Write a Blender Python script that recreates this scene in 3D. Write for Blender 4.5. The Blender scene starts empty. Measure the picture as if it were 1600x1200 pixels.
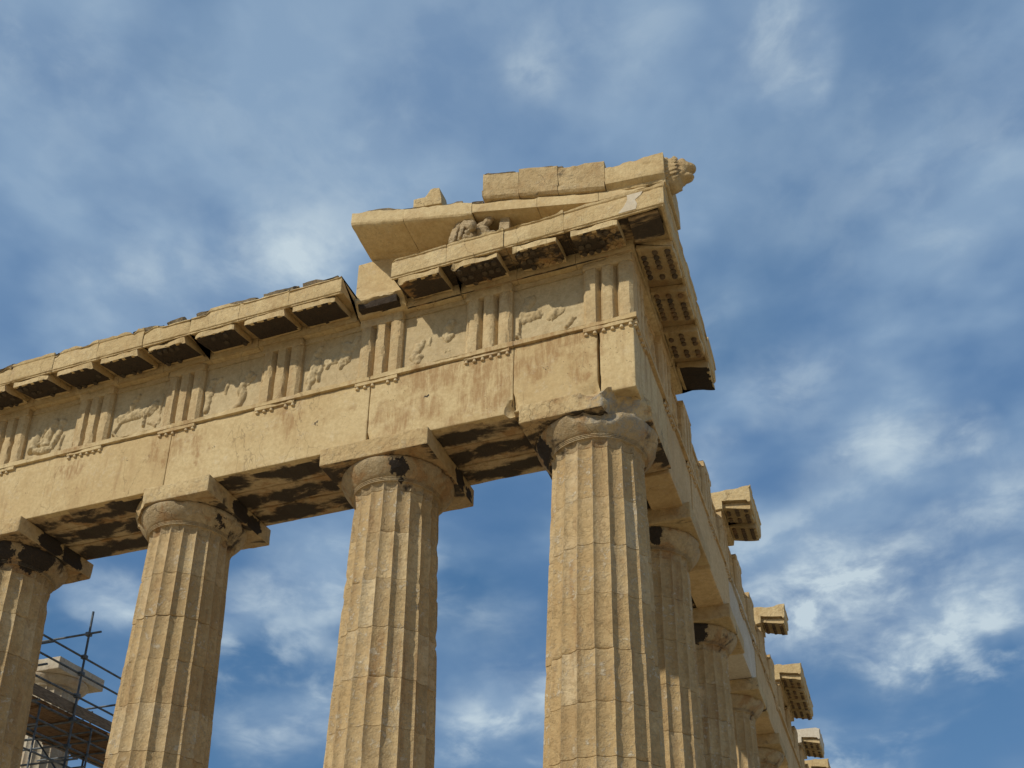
import bpy, bmesh, math, random
import numpy as np
from mathutils import Vector, Matrix

SC = bpy.context.scene
COL = SC.collection
rad = math.radians

# ------------------------------------------------------------------ camera
CX, CY, CZ = 2.981, -13.188, -0.410
YAW, PITCH, ROLL = 0.3605, 0.40203, 0.01727
FPX = 1650.86
fw = Vector((-math.sin(YAW)*math.cos(PITCH), math.cos(YAW)*math.cos(PITCH), math.sin(PITCH)))
rt0 = Vector((math.cos(YAW), math.sin(YAW), 0)); up0 = rt0.cross(fw)
rt = rt0*math.cos(ROLL) + up0*math.sin(ROLL)
up = -rt0*math.sin(ROLL) + up0*math.cos(ROLL)
cam = bpy.data.cameras.new('camera'); camo = bpy.data.objects.new('camera', cam); COL.objects.link(camo)
M = Matrix((rt, up, -fw)).transposed().to_4x4(); M.translation = (CX, CY, CZ)
camo.matrix_world = M
cam.sensor_fit = 'HORIZONTAL'; cam.sensor_width = 36.0
cam.lens = FPX/1600*36.0
cam.shift_x = 0.0
cam.shift_y = (1067-600)/1600      # the photograph is the upper part of a taller frame
cam.clip_start = 0.1; cam.clip_end = 20000
SC.camera = camo

# ------------------------------------------------------------------ light
SUNDIR = Vector((-0.393, -0.67, 0.566)).normalized()      # towards the sun
sun = bpy.data.lights.new('sun', 'SUN'); sun.energy = 3.15; sun.angle = rad(1.2); sun.color = (1.0, 0.935, 0.80)
suno = bpy.data.objects.new('sun', sun); COL.objects.link(suno)
suno.rotation_euler = SUNDIR.to_track_quat('Z', 'Y').to_euler()
SC.view_settings.view_transform = 'Standard'; SC.view_settings.look = 'None'
SC.view_settings.exposure = 0.0; SC.view_settings.gamma = 1.0
SC.cycles.max_bounces = 6; SC.cycles.diffuse_bounces = 4

# ------------------------------------------------------------------ world (blue sky with broken cloud)
W = bpy.data.worlds.new('World'); SC.world = W; W.use_nodes = True
nt = W.node_tree; N = nt.nodes; L = nt.links
N.clear()
def nd(t, **k):
    n = N.new(t)
    for a, b in k.items(): setattr(n, a, b)
    return n
def mth(op, a, b=None, c=None, clamp=False, NN=None, LL=None):
    NN = NN or N; LL = LL or L
    n = NN.new('ShaderNodeMath'); n.operation = op; n.use_clamp = clamp
    for i, v in enumerate((a, b, c)):
        if v is None: continue
        if isinstance(v, (int, float)): n.inputs[i].default_value = v
        else: LL.new(v, n.inputs[i])
    return n.outputs[0]
sky = nd('ShaderNodeTexSky', sky_type='NISHITA', sun_disc=False, sun_elevation=math.asin(SUNDIR.z),
         sun_rotation=math.atan2(SUNDIR.x, SUNDIR.y), altitude=150, air_density=1.0, dust_density=0.6, ozone_density=2.0)
tc = nd('ShaderNodeTexCoord')
sep = nd('ShaderNodeSeparateXYZ'); L.new(tc.outputs['Generated'], sep.inputs[0])
# cloud-deck coordinates: where the view ray meets a high level sheet
zz = mth('ADD', mth('MAXIMUM', sep.outputs[2], 0.0), 0.22)
cmb = nd('ShaderNodeCombineXYZ')
L.new(mth('DIVIDE', sep.outputs[0], zz), cmb.inputs[0]); L.new(mth('DIVIDE', sep.outputs[1], zz), cmb.inputs[1])
def noise(vec, scale, detail, rough, dist=0.0, off=(0, 0, 0)):
    mp = nd('ShaderNodeMapping'); mp.inputs['Location'].default_value = off; L.new(vec, mp.inputs[0])
    n = nd('ShaderNodeTexNoise'); n.inputs['Scale'].default_value = scale; n.inputs['Detail'].default_value = detail
    n.inputs['Roughness'].default_value = rough; n.inputs['Distortion'].default_value = dist
    L.new(mp.outputs[0], n.inputs['Vector']); return n
def mrange(v, a, b, c=0.0, d=1.0, smooth=True, NN=None, LL=None):
    NN = NN or N; LL = LL or L
    n = NN.new('ShaderNodeMapRange'); n.interpolation_type = 'SMOOTHSTEP' if smooth else 'LINEAR'
    LL.new(v, n.inputs[0])
    for i, x in enumerate((a, b, c, d)): n.inputs[1+i].default_value = x
    return n.outputs[0]
n1 = noise(cmb.outputs[0], 2.3, 7, 0.52, 0.25, (3.1, 1.7, 0))
n2 = noise(cmb.outputs[0], 6.5, 6, 0.5, 0.1, (0.3, 7.7, 2))
n3 = noise(cmb.outputs[0], 1.1, 3, 0.5, 0.0, (9.3, 4.1, 5))
# named cloud puffs and blue gaps, each at its own direction in the sky
BL = [(-0.199, 0.562, 0.803, 0.022, 0.5), (-0.156, 0.565, 0.81, 0.053, 0.22), (-0.012, 0.604, 0.797, 0.032, 0.6), (-0.005, 0.618, 0.786, 0.023, 0.3), (-0.417, 0.575, 0.704, 0.039, 0.75), (-0.442, 0.582, 0.682, 0.034, 0.75), (-0.376, 0.576, 0.726, 0.047, 0.3), (-0.507, 0.556, 0.658, 0.062, 0.35), (-0.547, 0.555, 0.627, 0.052, 0.3), (-0.328, 0.546, 0.771, 0.04, 0.2), (-0.121, 0.805, 0.58, 0.02, 0.6), (-0.125, 0.82, 0.559, 0.02, 0.4), (0.012, 0.838, 0.545, 0.033, 0.7), (0.081, 0.833, 0.548, 0.029, 0.7), (-0.022, 0.795, 0.607, 0.033, 0.35), (-0.062, 0.786, 0.615, 0.028, 0.22), (0.107, 0.862, 0.496, 0.034, 0.6), (0.136, 0.848, 0.513, 0.035, 0.5), (-0.027, 0.862, 0.506, 0.034, 0.4), (0.03, 0.876, 0.481, 0.033, 0.55), (-0.027, 0.886, 0.463, 0.042, 0.75), (-0.048, 0.898, 0.437, 0.051, 0.8), (0.009, 0.913, 0.407, 0.05, 0.75), (0.048, 0.908, 0.417, 0.043, 0.6), (0.098, 0.9, 0.424, 0.042, 0.85), (-0.091, 0.899, 0.428, 0.032, 0.6), (-0.511, 0.735, 0.446, 0.035, 0.75), (-0.521, 0.781, 0.344, 0.041, 0.55), (-0.627, 0.651, 0.427, 0.027, 0.7), (-0.303, 0.873, 0.382, 0.036, 0.7), (-0.356, 0.861, 0.364, 0.03, 0.4), (-0.475, 0.734, 0.486, 0.029, 0.3), (-0.335, 0.834, 0.439, 0.036, 0.25), (0.118, 0.886, 0.448, 0.026, 0.5), (-0.266, 0.533, 0.803, 0.058, 0.15), (0.039, 0.698, 0.715, 0.078, 0.15), (-0.535, 0.382, 0.754, 0.086, 0.2), (0.141, 0.67, 0.729, 0.067, 0.2), (0.064, 0.937, 0.344, 0.091, -0.8), (-0.43, 0.798, 0.423, 0.084, -0.6), (-0.562, 0.731, 0.387, 0.052, -0.6), (-0.358, 0.81, 0.465, 0.054, -0.5), (-0.659, 0.641, 0.393, 0.037, -0.5), (0.003, 0.853, 0.522, 0.039, -0.4), (0.113, 0.817, 0.565, 0.056, -0.35), (-0.09, 0.753, 0.652, 0.065, -0.3), (-0.15, 0.617, 0.773, 0.065, -0.3), (-0.508, 0.495, 0.705, 0.073, -0.15), (-0.576, 0.758, 0.305, 0.068, -0.4), (0.111, 0.876, 0.469, 0.026, -0.4)]
warpn = noise(tc.outputs['Generated'], 9.0, 4, 0.55)
wv = nd('ShaderNodeVectorMath', operation='SUBTRACT'); L.new(warpn.outputs['Color'], wv.inputs[0]); wv.inputs[1].default_value = (0.5, 0.5, 0.5)
wm = nd('ShaderNodeVectorMath', operation='SCALE'); L.new(wv.outputs[0], wm.inputs[0]); wm.inputs['Scale'].default_value = 0.085
wa = nd('ShaderNodeVectorMath', operation='ADD'); L.new(tc.outputs['Generated'], wa.inputs[0]); L.new(wm.outputs[0], wa.inputs[1])
pos = neg = None
for (x, y, z, r, a) in BL:
    s = nd('ShaderNodeVectorMath', operation='SUBTRACT'); L.new(wa.outputs[0], s.inputs[0]); s.inputs[1].default_value = (x, y, z)
    m = nd('ShaderNodeVectorMath', operation='MULTIPLY'); L.new(s.outputs[0], m.inputs[0]); m.inputs[1].default_value = (0.8, 0.8, 1.35)
    ln = nd('ShaderNodeVectorMath', operation='LENGTH'); L.new(m.outputs[0], ln.inputs[0])
    v = mrange(ln.outputs['Value'], r*1.75, 0.0, 0.0, abs(a))
    if a > 0: pos = v if pos is None else mth('ADD', pos, v)
    else: neg = v if neg is None else mth('ADD', neg, v)
fine = mth('ADD', mth('MULTIPLY', n2.outputs[0], 1.5), -0.10)
fine2 = noise(cmb.outputs[0], 15.0, 6, 0.6, 0.4, (5.3, 2.7, 2))
det = mth('MULTIPLY', fine, mrange(fine2.outputs[0], 0.25, 0.7, 0.6, 1.35))
zst = nd('ShaderNodeMapping'); zst.inputs['Scale'].default_value = (1, 1, 1.9); L.new(tc.outputs['Generated'], zst.inputs[0])
n4 = noise(zst.outputs[0], 6.2, 4, 0.46, 0.1, (1.3, 2.2, 0.4))
n5 = noise(zst.outputs[0], 15.0, 6, 0.55, 0.3, (6.3, 1.2, 3.4))
bright = mth('MULTIPLY', pos, mth('POWER', det, 1.35))
bright = mth('ADD', bright, mth('MULTIPLY', mth('MULTIPLY', mrange(n4.outputs[0], 0.50, 0.72), mrange(n5.outputs[0], .40, .66)), mrange(sep.outputs[2], .74, .50, .10, .60)))
cover = mth('ADD', mth('ADD', mrange(n1.outputs[0], 0.30, 0.66), mth('MULTIPLY', pos, 0.6)), mth('MULTIPLY', neg, -1.0))
cover = mth('ADD', cover, mrange(sep.outputs[2], 0.30, 0.72, -0.08, 0.55), clamp=True)
def mixc(f, a, b, NN=None, LL=None, blend='MIX'):
    NN = NN or N; LL = LL or L
    n = NN.new('ShaderNodeMix'); n.data_type = 'RGBA'; n.blend_type = blend; n.clamp_factor = True
    if isinstance(f, (int, float)): n.inputs[0].default_value = f
    else: LL.new(f, n.inputs[0])
    for i, v in ((6, a), (7, b)):
        if isinstance(v, tuple): n.inputs[i].default_value = (*v, 1)
        else: LL.new(v, n.inputs[i])
    return n.outputs[2]
SKYK = 0.085
def kc(c): return tuple(v/SKYK for v in c)
skyb = mixc(0.55, sky.outputs[0], kc((0.056, 0.192, 0.405)))
mot = mth('ADD', mth('MULTIPLY', mrange(n4.outputs[0], 0.36, 0.64), .85), mth('MULTIPLY', mrange(n5.outputs[0], 0.36, 0.68), .12))
mot = mth('MULTIPLY_ADD', mrange(n3.outputs[0], 0.35, 0.65), 0.25, mot)
greyc = mixc(mot, kc((0.098, 0.202, 0.385)), kc((0.240, 0.362, 0.525)))
greyc = mixc(mrange(sep.outputs[2], 0.62, 0.90, 0, .45), greyc, kc((0.225, 0.330, 0.475)))
c1 = mixc(cover, skyb, greyc)
bright = mth('MULTIPLY', bright, mrange(n5.outputs[0], .36, .60, .45, 1.15))
c2 = mixc(mth('MINIMUM', bright, .92), c1, kc((0.56, 0.665, 0.73)))
bg = nd('ShaderNodeBackground'); bg.inputs['Strength'].default_value = SKYK; L.new(c2, bg.inputs[0])
out = nd('ShaderNodeOutputWorld'); L.new(bg.outputs[0], out.inputs[0])

# ------------------------------------------------------------------ numeric helpers
def _hash(ix, iy, iz, seed):
    h = (ix*374761393 + iy*668265263 + iz*2147483647*0 + iz*1274126177 + seed*974711) & 0xffffffff
    h = ((h ^ (h >> 13))*1103515245) & 0xffffffff
    h = ((h ^ (h >> 16))*2654435761) & 0xffffffff
    return ((h ^ (h >> 15)) & 0xffff)/65535.0
def vnoise(P, f, seed=0):
    Q = np.asarray(P, float)*f + 100.0
    i = np.floor(Q).astype(np.int64); t = Q - i; t = t*t*(3-2*t)
    r = 0
    for dx in (0, 1):
        wx = t[..., 0] if dx else 1-t[..., 0]
        for dy in (0, 1):
            wy = t[..., 1] if dy else 1-t[..., 1]
            for dz in (0, 1):
                wz = t[..., 2] if dz else 1-t[..., 2]
                r = r + wx*wy*wz*_hash(i[..., 0]+dx, i[..., 1]+dy, i[..., 2]+dz, seed)
    return r
def fbm(P, f, seed=0, o=3):
    a, s, r = 1.0, 0.0, 0
    for k in range(o):
        r = r + a*vnoise(P, f*2**k, seed+k*17); s += a; a *= 0.5
    return r/s
def sstep(x, a, b):
    t = np.clip((x-a)/(b-a), 0, 1); return t*t*(3-2*t)

class MB:
    """collects vertices and faces, links them as one mesh object"""
    def __init__(s): s.v = []; s.f = []; s.n = 0
    def add(s, V, F):
        V = np.asarray(V, float).reshape(-1, 3)
        s.v.append(V); s.f += [[i+s.n for i in f] for f in F]; s.n += len(V)
    def build(s, name, mat, parent=None, sharp=38, smooth=True, under=None, tone=None):
        me = bpy.data.meshes.new(name); V = np.vstack(s.v)
        me.from_pydata(V.tolist(), [], s.f); me.update()
        bm = bmesh.new(); bm.from_mesh(me); bmesh.ops.recalc_face_normals(bm, faces=bm.faces); bm.to_mesh(me); bm.free()
        for m in (mat if isinstance(mat, (list, tuple)) else [mat]): me.materials.append(m)
        if smooth:
            me.polygons.foreach_set('use_smooth', [True]*len(me.polygons)); me.set_sharp_from_angle(angle=rad(sharp))
        if tone is not None:
            at = me.attributes.new('tone', 'FLOAT', 'FACE'); at.data.foreach_set('value', list(tone))
        if under is not None:
            zm = (V[:, 2].min()+V[:, 2].max())/2
            me.polygons.foreach_set('material_index', [1 if (abs(p.normal.z) > .6 and p.center.z < zm and under(p.center)) else 0 for p in me.polygons])
        o = bpy.data.objects.new(name, me); COL.objects.link(o)
        if parent is not None:
            o.parent = parent
            o.matrix_parent_inverse = Matrix.Translation(-Vector(parent.location))
        return o
def tag(o, label=None, cat=None, group=None, kind=None):
    if label: o['label'] = label
    if cat: o['category'] = cat
    if group: o['group'] = group
    if kind: o['kind'] = kind
    return o
def thing(name, label, cat, loc, group=None):
    o = bpy.data.objects.new(name, None); o.location = loc; o.empty_display_size = 0.3; COL.objects.link(o)
    return tag(o, label, cat, group, 'thing')

def kparent(o, part, root):
    o.parent = part
    o.matrix_parent_inverse = Matrix.Translation(-Vector(root.location)) if part is root else Matrix.Identity(4)
    return o
def ticks(a, b, step, edge=True):
    L_ = b-a
    e = [0.0, 0.012, 0.035, 0.075, 0.13] if L_ > 0.42 else ([0.0, 0.012, 0.04] if L_ > 0.12 else [0.0, 0.01] if L_ > 0.03 else [0.0])
    if not edge: e = [0.0]
    m0, m1 = a+e[-1], b-e[-1]
    n = max(1, int(round((m1-m0)/step)))
    return np.array([a+x for x in e[:-1]] + [m0+(m1-m0)*k/n for k in range(n+1)] + [b-x for x in e[:-1][::-1]])

def bite_push(P, bites, seed=0):
    for (c, R) in bites:
        c = np.array(c, float); d = P-c; dist = np.linalg.norm(d, axis=1)+1e-9
        u = d/dist[:, None]
        Rn = R*(0.80+0.40*fbm(c+u*R, 3.2/max(R, .25)**.5, seed+5, 3)) + 0.07*(np.abs(vnoise(c+u*R, 7, seed+9)-.5)-.25)
        m = dist < Rn
        P = np.where(m[:, None], c+u*Rn[:, None], P)
    return P

def stone_box(mb, lo, hi, step=0.12, r=0.010, chip=0.05, amp=0.008, bites=(), seed=0, ragtop=0.0):
    lo = np.array(lo, float); hi = np.array(hi, float)
    T = [ticks(lo[i], hi[i], step) for i in range(3)]
    nx, ny, nz = map(len, T)
    I, J, K = np.meshgrid(range(nx), range(ny), range(nz), indexing='ij')
    surf = (I == 0) | (I == nx-1) | (J == 0) | (J == ny-1) | (K == 0) | (K == nz-1)
    idx = -np.ones((nx, ny, nz), int); idx[surf] = np.arange(surf.sum())
    P = np.stack([T[0][I[surf]], T[1][J[surf]], T[2][K[surf]]], 1)
    size = (hi-lo).min()
    rr = r + chip*(0.25*sstep(fbm(P, 5, seed), .4, .8) + 1.0*sstep(vnoise(P, 1.9, seed+3), .62, .9)*fbm(P, 11, seed+4, 2))
    rr = np.minimum(rr, size*0.42)[:, None]
    q = np.clip(P, lo+rr, hi-rr); n = P-q; ln = np.linalg.norm(n, axis=1, keepdims=True)+1e-9
    n = n/ln
    P2 = q + n*rr + n*amp*2*(fbm(P, 2.2, seed+8, 4)[:, None]-.55)
    if ragtop:
        w = sstep(P[:, 2], hi[2]-0.16, hi[2]-0.01); k = sstep(fbm(P*[1, 1, 0], 2.4, seed+21, 3), .46, .62)
        P2[:, 2] -= w*k*ragtop
    if bites: P2 = bite_push(P2, bites, seed)
    F = []
    def face(A):
        for a in range(A.shape[0]-1):
            for b in range(A.shape[1]-1):
                F.append([int(A[a, b]), int(A[a+1, b]), int(A[a+1, b+1]), int(A[a, b+1])])
    for A in (idx[0], idx[-1], idx[:, 0], idx[:, -1], idx[:, :, 0], idx[:, :, -1]): face(A)
    mb.add(P2, F)

def loc2w(side, s, p, z):
    """side 'e': the front (runs along x, outward -y); 'n': the flank (runs along y, outward +x)"""
    return np.stack([s, -p, z], -1) if side == 'e' else np.stack([p, s, z], -1)

def stone_prism(mb, prof, side, s0, s1, step=0.10, chip=0.02, amp=0.006, seed=0, shear=0.0, sref=0.0, mit0=0.0, mit1=0.0, fine=0.09, bites=(), ragtop=0.0, wave=0.0):
    prof = [np.array(q, float) for q in prof]; n = len(prof)
    area = sum(prof[i][0]*prof[(i+1) % n][1]-prof[(i+1) % n][0]*prof[i][1] for i in range(n))
    pts, cw, inn = [], [], []
    for i in range(n):
        a, b = prof[i], prof[(i+1) % n]; Ls = np.linalg.norm(b-a)
        d = (b-a)/Ls; nin = np.array([-d[1], d[0]])*(1 if area > 0 else -1)
        tk = ticks(0, Ls, fine)
        pv = prof[i-1]; d0 = (a-pv)/np.linalg.norm(a-pv); n0 = np.array([-d0[1], d0[0]])*(1 if area > 0 else -1)
        for j, t in enumerate(tk[:-1]):
            pts.append(a+d*t)
            cw.append(math.exp(-min(t, Ls-t)/0.035)); inn.append((nin+n0)/max(.3, np.linalg.norm(nin+n0)) if j == 0 else nin)
    pts = np.array(pts); cw = np.array(cw); inn = np.array(inn); m = len(pts)
    S = ticks(s0, s1, step); k = len(S)
    u = (S-s0)/(s1-s0)
    SS = S[:, None] + (1-u)[:, None]*(pts[None, :, 0]*mit0) + u[:, None]*(pts[None, :, 0]*mit1)
    PP = np.repeat(pts[None], k, 0)
    base = loc2w(side, SS, PP[..., 0], PP[..., 1])
    endw = np.exp(-np.minimum(S-s0, s1-S)/0.04)[:, None]
    nz = sstep(fbm(base, 6, seed, 3), .42, .8)*0.7 + sstep(vnoise(base, 1.7, seed+2), .6, .95)*fbm(base, 13, seed+1, 2)*1.6
    dsp = chip*nz*np.clip(cw[None]+0.7*endw*(mit0 == 0 and mit1 == 0), 0, 1.4) + amp*2*(fbm(base, 2.5, seed+7, 4)-.5)
    PP = PP + inn[None]*dsp[..., None]
    if wave: PP[..., 1] += wave*(fbm(base*[1, 1, 0], 0.9, seed+31, 2)-.5)
    if ragtop:
        zt = max(q[1] for q in prof); w = sstep(PP[..., 1], zt-0.12, zt-0.005)
        PP[..., 1] -= ragtop*w*sstep(fbm(base*[1, 1, 0], 2.6, seed+11, 3), .45, .6)
    Z = PP[..., 1] + shear*(SS-sref)
    V = loc2w(side, SS, PP[..., 0], Z).reshape(-1, 3)
    if bites: V = bite_push(V, bites, seed)
    F = [[r*m+c, r*m+(c+1) % m, (r+1)*m+(c+1) % m, (r+1)*m+c] for r in range(k-1) for c in range(m)]
    F += [list(range(m)), [(k-1)*m+i for i in range(m)][::-1]]
    mb.add(V, F)

def cyl(mb, a, b, r, n=10, r2=None, cap=True):
    a = np.array(a, float); b = np.array(b, float); d = b-a; d /= np.linalg.norm(d)
    e = np.cross(d, [0, 0, 1] if abs(d[2]) < .9 else [1, 0, 0]); e /= np.linalg.norm(e); g = np.cross(d, e)
    r2 = r if r2 is None else r2; V = []
    for c, q in ((a, r), (b, r2)):
        for i in range(n):
            t = 2*math.pi*i/n; V.append(c+q*(math.cos(t)*e+math.sin(t)*g))
    F = [[i, (i+1) % n, n+(i+1) % n, n+i] for i in range(n)]
    if cap: F += [list(range(n)), list(range(n, 2*n))[::-1]]
    mb.add(V, F)

# ------------------------------------------------------------------ materials
def stone_mat(name, A=(0.56, 0.42, 0.235), B=(0.45, 0.315, 0.165), stain=0.45, crust=0.0, rust=0.3, pale=0.25, crack=0.5,
              pits=0.0, streak=0.5, bump=0.5, crustcol=(0.042, 0.032, 0.024), drift=1.0, spots=(), browns=(), crustst=(.75, 1.3, 1.0), crustsoft=.10, tone=False, edge=.30, greys=(), band=False):
    m = bpy.data.materials.new(name); m.use_nodes = True; t = m.node_tree; n = t.nodes; l = t.links
    b = n['Principled BSDF']; b.inputs['Roughness'].default_value = 0.88; b.inputs['Specular IOR Level'].default_value = 0.25
    geo = n.new('ShaderNodeNewGeometry'); oi = n.new('ShaderNodeObjectInfo')
    P = geo.outputs['Position']
    def nz(scale, det=4, rough=.55, st=(1, 1, 1), off=(0, 0, 0), dist=0.0):
        mp = n.new('ShaderNodeMapping'); mp.inputs['Scale'].default_value = st; mp.inputs['Location'].default_value = off; l.new(P, mp.inputs[0])
        x = n.new('ShaderNodeTexNoise'); x.inputs['Scale'].default_value = scale; x.inputs['Detail'].default_value = det
        x.inputs['Roughness'].default_value = rough; x.inputs['Distortion'].default_value = dist
        l.new(mp.outputs[0], x.inputs['Vector']); return x.outputs[0]
    mr = lambda v, a, c, d=0.0, e=1.0: mrange(v, a, c, d, e, True, n, l)
    mx = lambda f, a, c, bl='MIX': mixc(f, a, c, n, l, bl)
    mt = lambda op, a, c=None, cl=False: mth(op, a, c, None, cl, n, l)
    big = nz(0.9, 3, .5, off=(4, 2, 7)); mid = nz(3.4, 5, .6, off=(1, 9, 3)); fin = nz(26, 5, .65); grain = nz(120, 3, .6)
    c = mx(mr(mt('ADD', big, mt('MULTIPLY', mt('SUBTRACT', oi.outputs['Random'], .5), .30*drift)), .34, .66), A, B)
    c = mx(mt('MULTIPLY', mr(mid, .50, .68), .40), c, tuple(v*k for v, k in zip(B, (.80, .74, .66))))
    if tone:   # every drum and flute panel weathers differently
        ta = n.new('ShaderNodeAttribute'); ta.attribute_name = 'tone'; tf = ta.outputs['Fac']
        tn = mt('ADD', tf, mt('MULTIPLY', mt('SUBTRACT', mid, .5), 1.2))
        c = mx(mt('MULTIPLY', mr(tn, .0, .75), .60), c, (0.66, 0.54, 0.35))
        c = mx(mt('MULTIPLY', mr(tn, .0, -.75), .62), c, (0.33, 0.225, 0.115))
    # rain streaks, mostly vertical
    st = nz(2.1, 6, .62, (2.6, 2.6, .32), (3, 3, 3)); sm = nz(.8, 3, .5, off=(8, 1, 2))
    c = mx(mt('MULTIPLY', mt('MULTIPLY', mr(st, .50, .68), mr(sm, .40, .62)), streak), c, (0.34, 0.195, 0.085))
    br = nz(5.2, 6, .7, off=(2, 6, 1), dist=.4); bm_ = nz(1.3, 3, .5, off=(7, 7, 1))
    c = mx(mt('MULTIPLY', mt('MULTIPLY', mr(br, .56, .66), mr(bm_, .48, .60)), stain), c, (0.30, 0.165, 0.070))
    # pale worn patches
    pn = nz(9.5, 7, .72, off=(5, 1, 8), dist=.3); pm = nz(1.7, 2, .5, off=(1, 2, 9))
    c = mx(mt('MULTIPLY', mt('MULTIPLY', mr(pn, .53, .62), mr(pm, .44, .60)), pale), c, (0.66, 0.58, 0.44))
    # grey lichen specks
    gl = nz(17, 6, .7, off=(3, 8, 4)); gm = nz(1.1, 3, .5, off=(11, 2, 4))
    c = mx(mt('MULTIPLY', mt('MULTIPLY', mr(gl, .56, .66), mr(gm, .46, .62)), .45), c, (0.20, 0.165, 0.12))
    # hairline cracks
    vp = n.new('ShaderNodeMapping'); l.new(P, vp.inputs[0]); vp.inputs['Scale'].default_value = (1, 1, .55)
    wv_ = n.new('ShaderNodeTexNoise'); wv_.inputs['Scale'].default_value = 2.6; wv_.inputs['Detail'].default_value = 4; l.new(vp.outputs[0], wv_.inputs['Vector'])
    wadd = n.new('ShaderNodeVectorMath'); wadd.operation = 'MULTIPLY_ADD'; l.new(wv_.outputs['Color'], wadd.inputs[0]); wadd.inputs[1].default_value = (.6, .6, .6); l.new(vp.outputs[0], wadd.inputs[2])
    vo = n.new('ShaderNodeTexVoronoi'); vo.feature = 'DISTANCE_TO_EDGE'; vo.inputs['Scale'].default_value = 1.25; l.new(wadd.outputs[0], vo.inputs['Vector'])
    cm = nz(.9, 2, .5, off=(6, 3, 3))
    ck = mt('MULTIPLY', mt('MULTIPLY', mr(vo.outputs['Distance'], .010, .0), mr(cm, .50, .58)), crack)
    c = mx(ck, c, (0.10, 0.06, 0.03))
    h = mt('ADD', mt('MULTIPLY', mid, .55), mt('ADD', mt('MULTIPLY', fin, .60), mt('MULTIPLY', grain, .10)))
    h = mt('ADD', h, mt('MULTIPLY', mr(pn, .50, .64), .22))
    h = mt('SUBTRACT', h, mt('MULTIPLY', ck, .5))
    if pits:
        v2 = n.new('ShaderNodeTexVoronoi'); v2.inputs['Scale'].default_value = 15; l.new(P, v2.inputs['Vector'])
        pmk = nz(1.25, 3, .55, off=(2, 9, 9))
        pt = mt('MULTIPLY', mt('MULTIPLY', mr(v2.outputs['Distance'], .17, .10), mr(pmk, .55, .60)), pits)
        c = mx(pt, c, (0.085, 0.055, 0.03)); h = mt('SUBTRACT', h, mt('MULTIPLY', pt, .6))
    f2 = nz(13, 6, .72, off=(3, 3, 8), dist=.2)
    c = mx(mt('MULTIPLY', mr(f2, .44, .62), .42), c, tuple(v*k for v, k in zip(A, (.66, .62, .54))))
    c = mx(mt('MULTIPLY', mr(f2, .46, .34), .30), c, tuple(min(.7, v*1.22) for v in A))
    c = mx(mt('MULTIPLY', mr(grain, .38, .62), .16), c, tuple(v*.60 for v in A))
    # warm rust and black crust
    if rust:
        rn = nz(2.3, 5, .6, (1, 1, 1), (1, 4, 4), .5)
        c = mx(mt('MULTIPLY', mr(rn, .50, .62), rust), c, (0.33, 0.165, 0.055))
    if crust:
        cn = nz(1.5, 7, .66, crustst, (9, 4, 1), .35)
        th = .62-crust*.30
        if band:   # crust thickest along the middle of each beam, rubbed off at the arrises
            sy = n.new('ShaderNodeSeparateXYZ'); l.new(P, sy.inputs[0])
            cn = mt('ADD', cn, mt('MULTIPLY', mt('SUBTRACT', mt('ABSOLUTE', mt('SINE', mt('MULTIPLY', sy.outputs[1], math.pi/.592))), .62), .22))
        ckk = mr(cn, th, th+crustsoft)
        c = mx(mt('MULTIPLY', ckk, .95), c, crustcol)
        h = mt('ADD', h, mt('MULTIPLY', ckk, .12))
    if spots or browns or greys:
        wn = n.new('ShaderNodeTexNoise'); wn.inputs['Scale'].default_value = 6; wn.inputs['Detail'].default_value = 6; wn.inputs['Roughness'].default_value = .7; l.new(P, wn.inputs['Vector'])
        wo = n.new('ShaderNodeVectorMath'); wo.operation = 'MULTIPLY_ADD'; l.new(wn.outputs['Color'], wo.inputs[0]); wo.inputs[1].default_value = (.45, .45, .45); l.new(P, wo.inputs[2])
        for lst, colr, soft, sc3 in ((greys, (0.40, 0.36, 0.29), .30, (1, 1, 1)), (browns, (0.29, 0.155, 0.06), .25, (1, 1, .8)), (spots, crustcol, .03, (1, 1, 1))):
            tot = None
            for (x_, y_, z_, r_) in lst:
                sb = n.new('ShaderNodeVectorMath'); sb.operation = 'SUBTRACT'; l.new(wo.outputs[0], sb.inputs[0]); sb.inputs[1].default_value = (x_+.225, y_+.225, z_+.225)
                ml = n.new('ShaderNodeVectorMath'); ml.operation = 'MULTIPLY'; l.new(sb.outputs[0], ml.inputs[0]); ml.inputs[1].default_value = sc3
                le = n.new('ShaderNodeVectorMath'); le.operation = 'LENGTH'; l.new(ml.outputs[0], le.inputs[0])
                v_ = mr(le.outputs['Value'], r_+soft*r_, r_*(1-soft))
                tot = v_ if tot is None else mt('MAXIMUM', tot, v_)
            if tot is None: continue
            if lst is greys and greys: tot = mt('MULTIPLY', tot, mt('MULTIPLY', mr(pn, .40, .60), .85))
            if lst is browns and browns:
                s2 = nz(4.0, 9, .78, (2.4, 2.4, .40), (1, 5, 3), .3); s3 = nz(3.3, 5, .6, off=(2, 2, 6)); tot = mt('MULTIPLY', tot, mt('MULTIPLY', mr(s2, .37, .58), mr(s3, .34, .58))); tot = mt('MULTIPLY', tot, .68)
            c = mx(tot, c, colr)
    # worn edges read lighter
    pt_ = mr(geo.outputs['Pointiness'], .53, .62)
    c = mx(mt('MULTIPLY', pt_, edge), c, (0.66, 0.54, 0.36))
    l.new(c, b.inputs['Base Color'])
    bp = n.new('ShaderNodeBump'); bp.inputs['Strength'].default_value = bump; bp.inputs['Distance'].default_value = 0.06
    l.new(h, bp.inputs['Height']); l.new(bp.outputs[0], b.inputs['Normal'])
    return m
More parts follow.
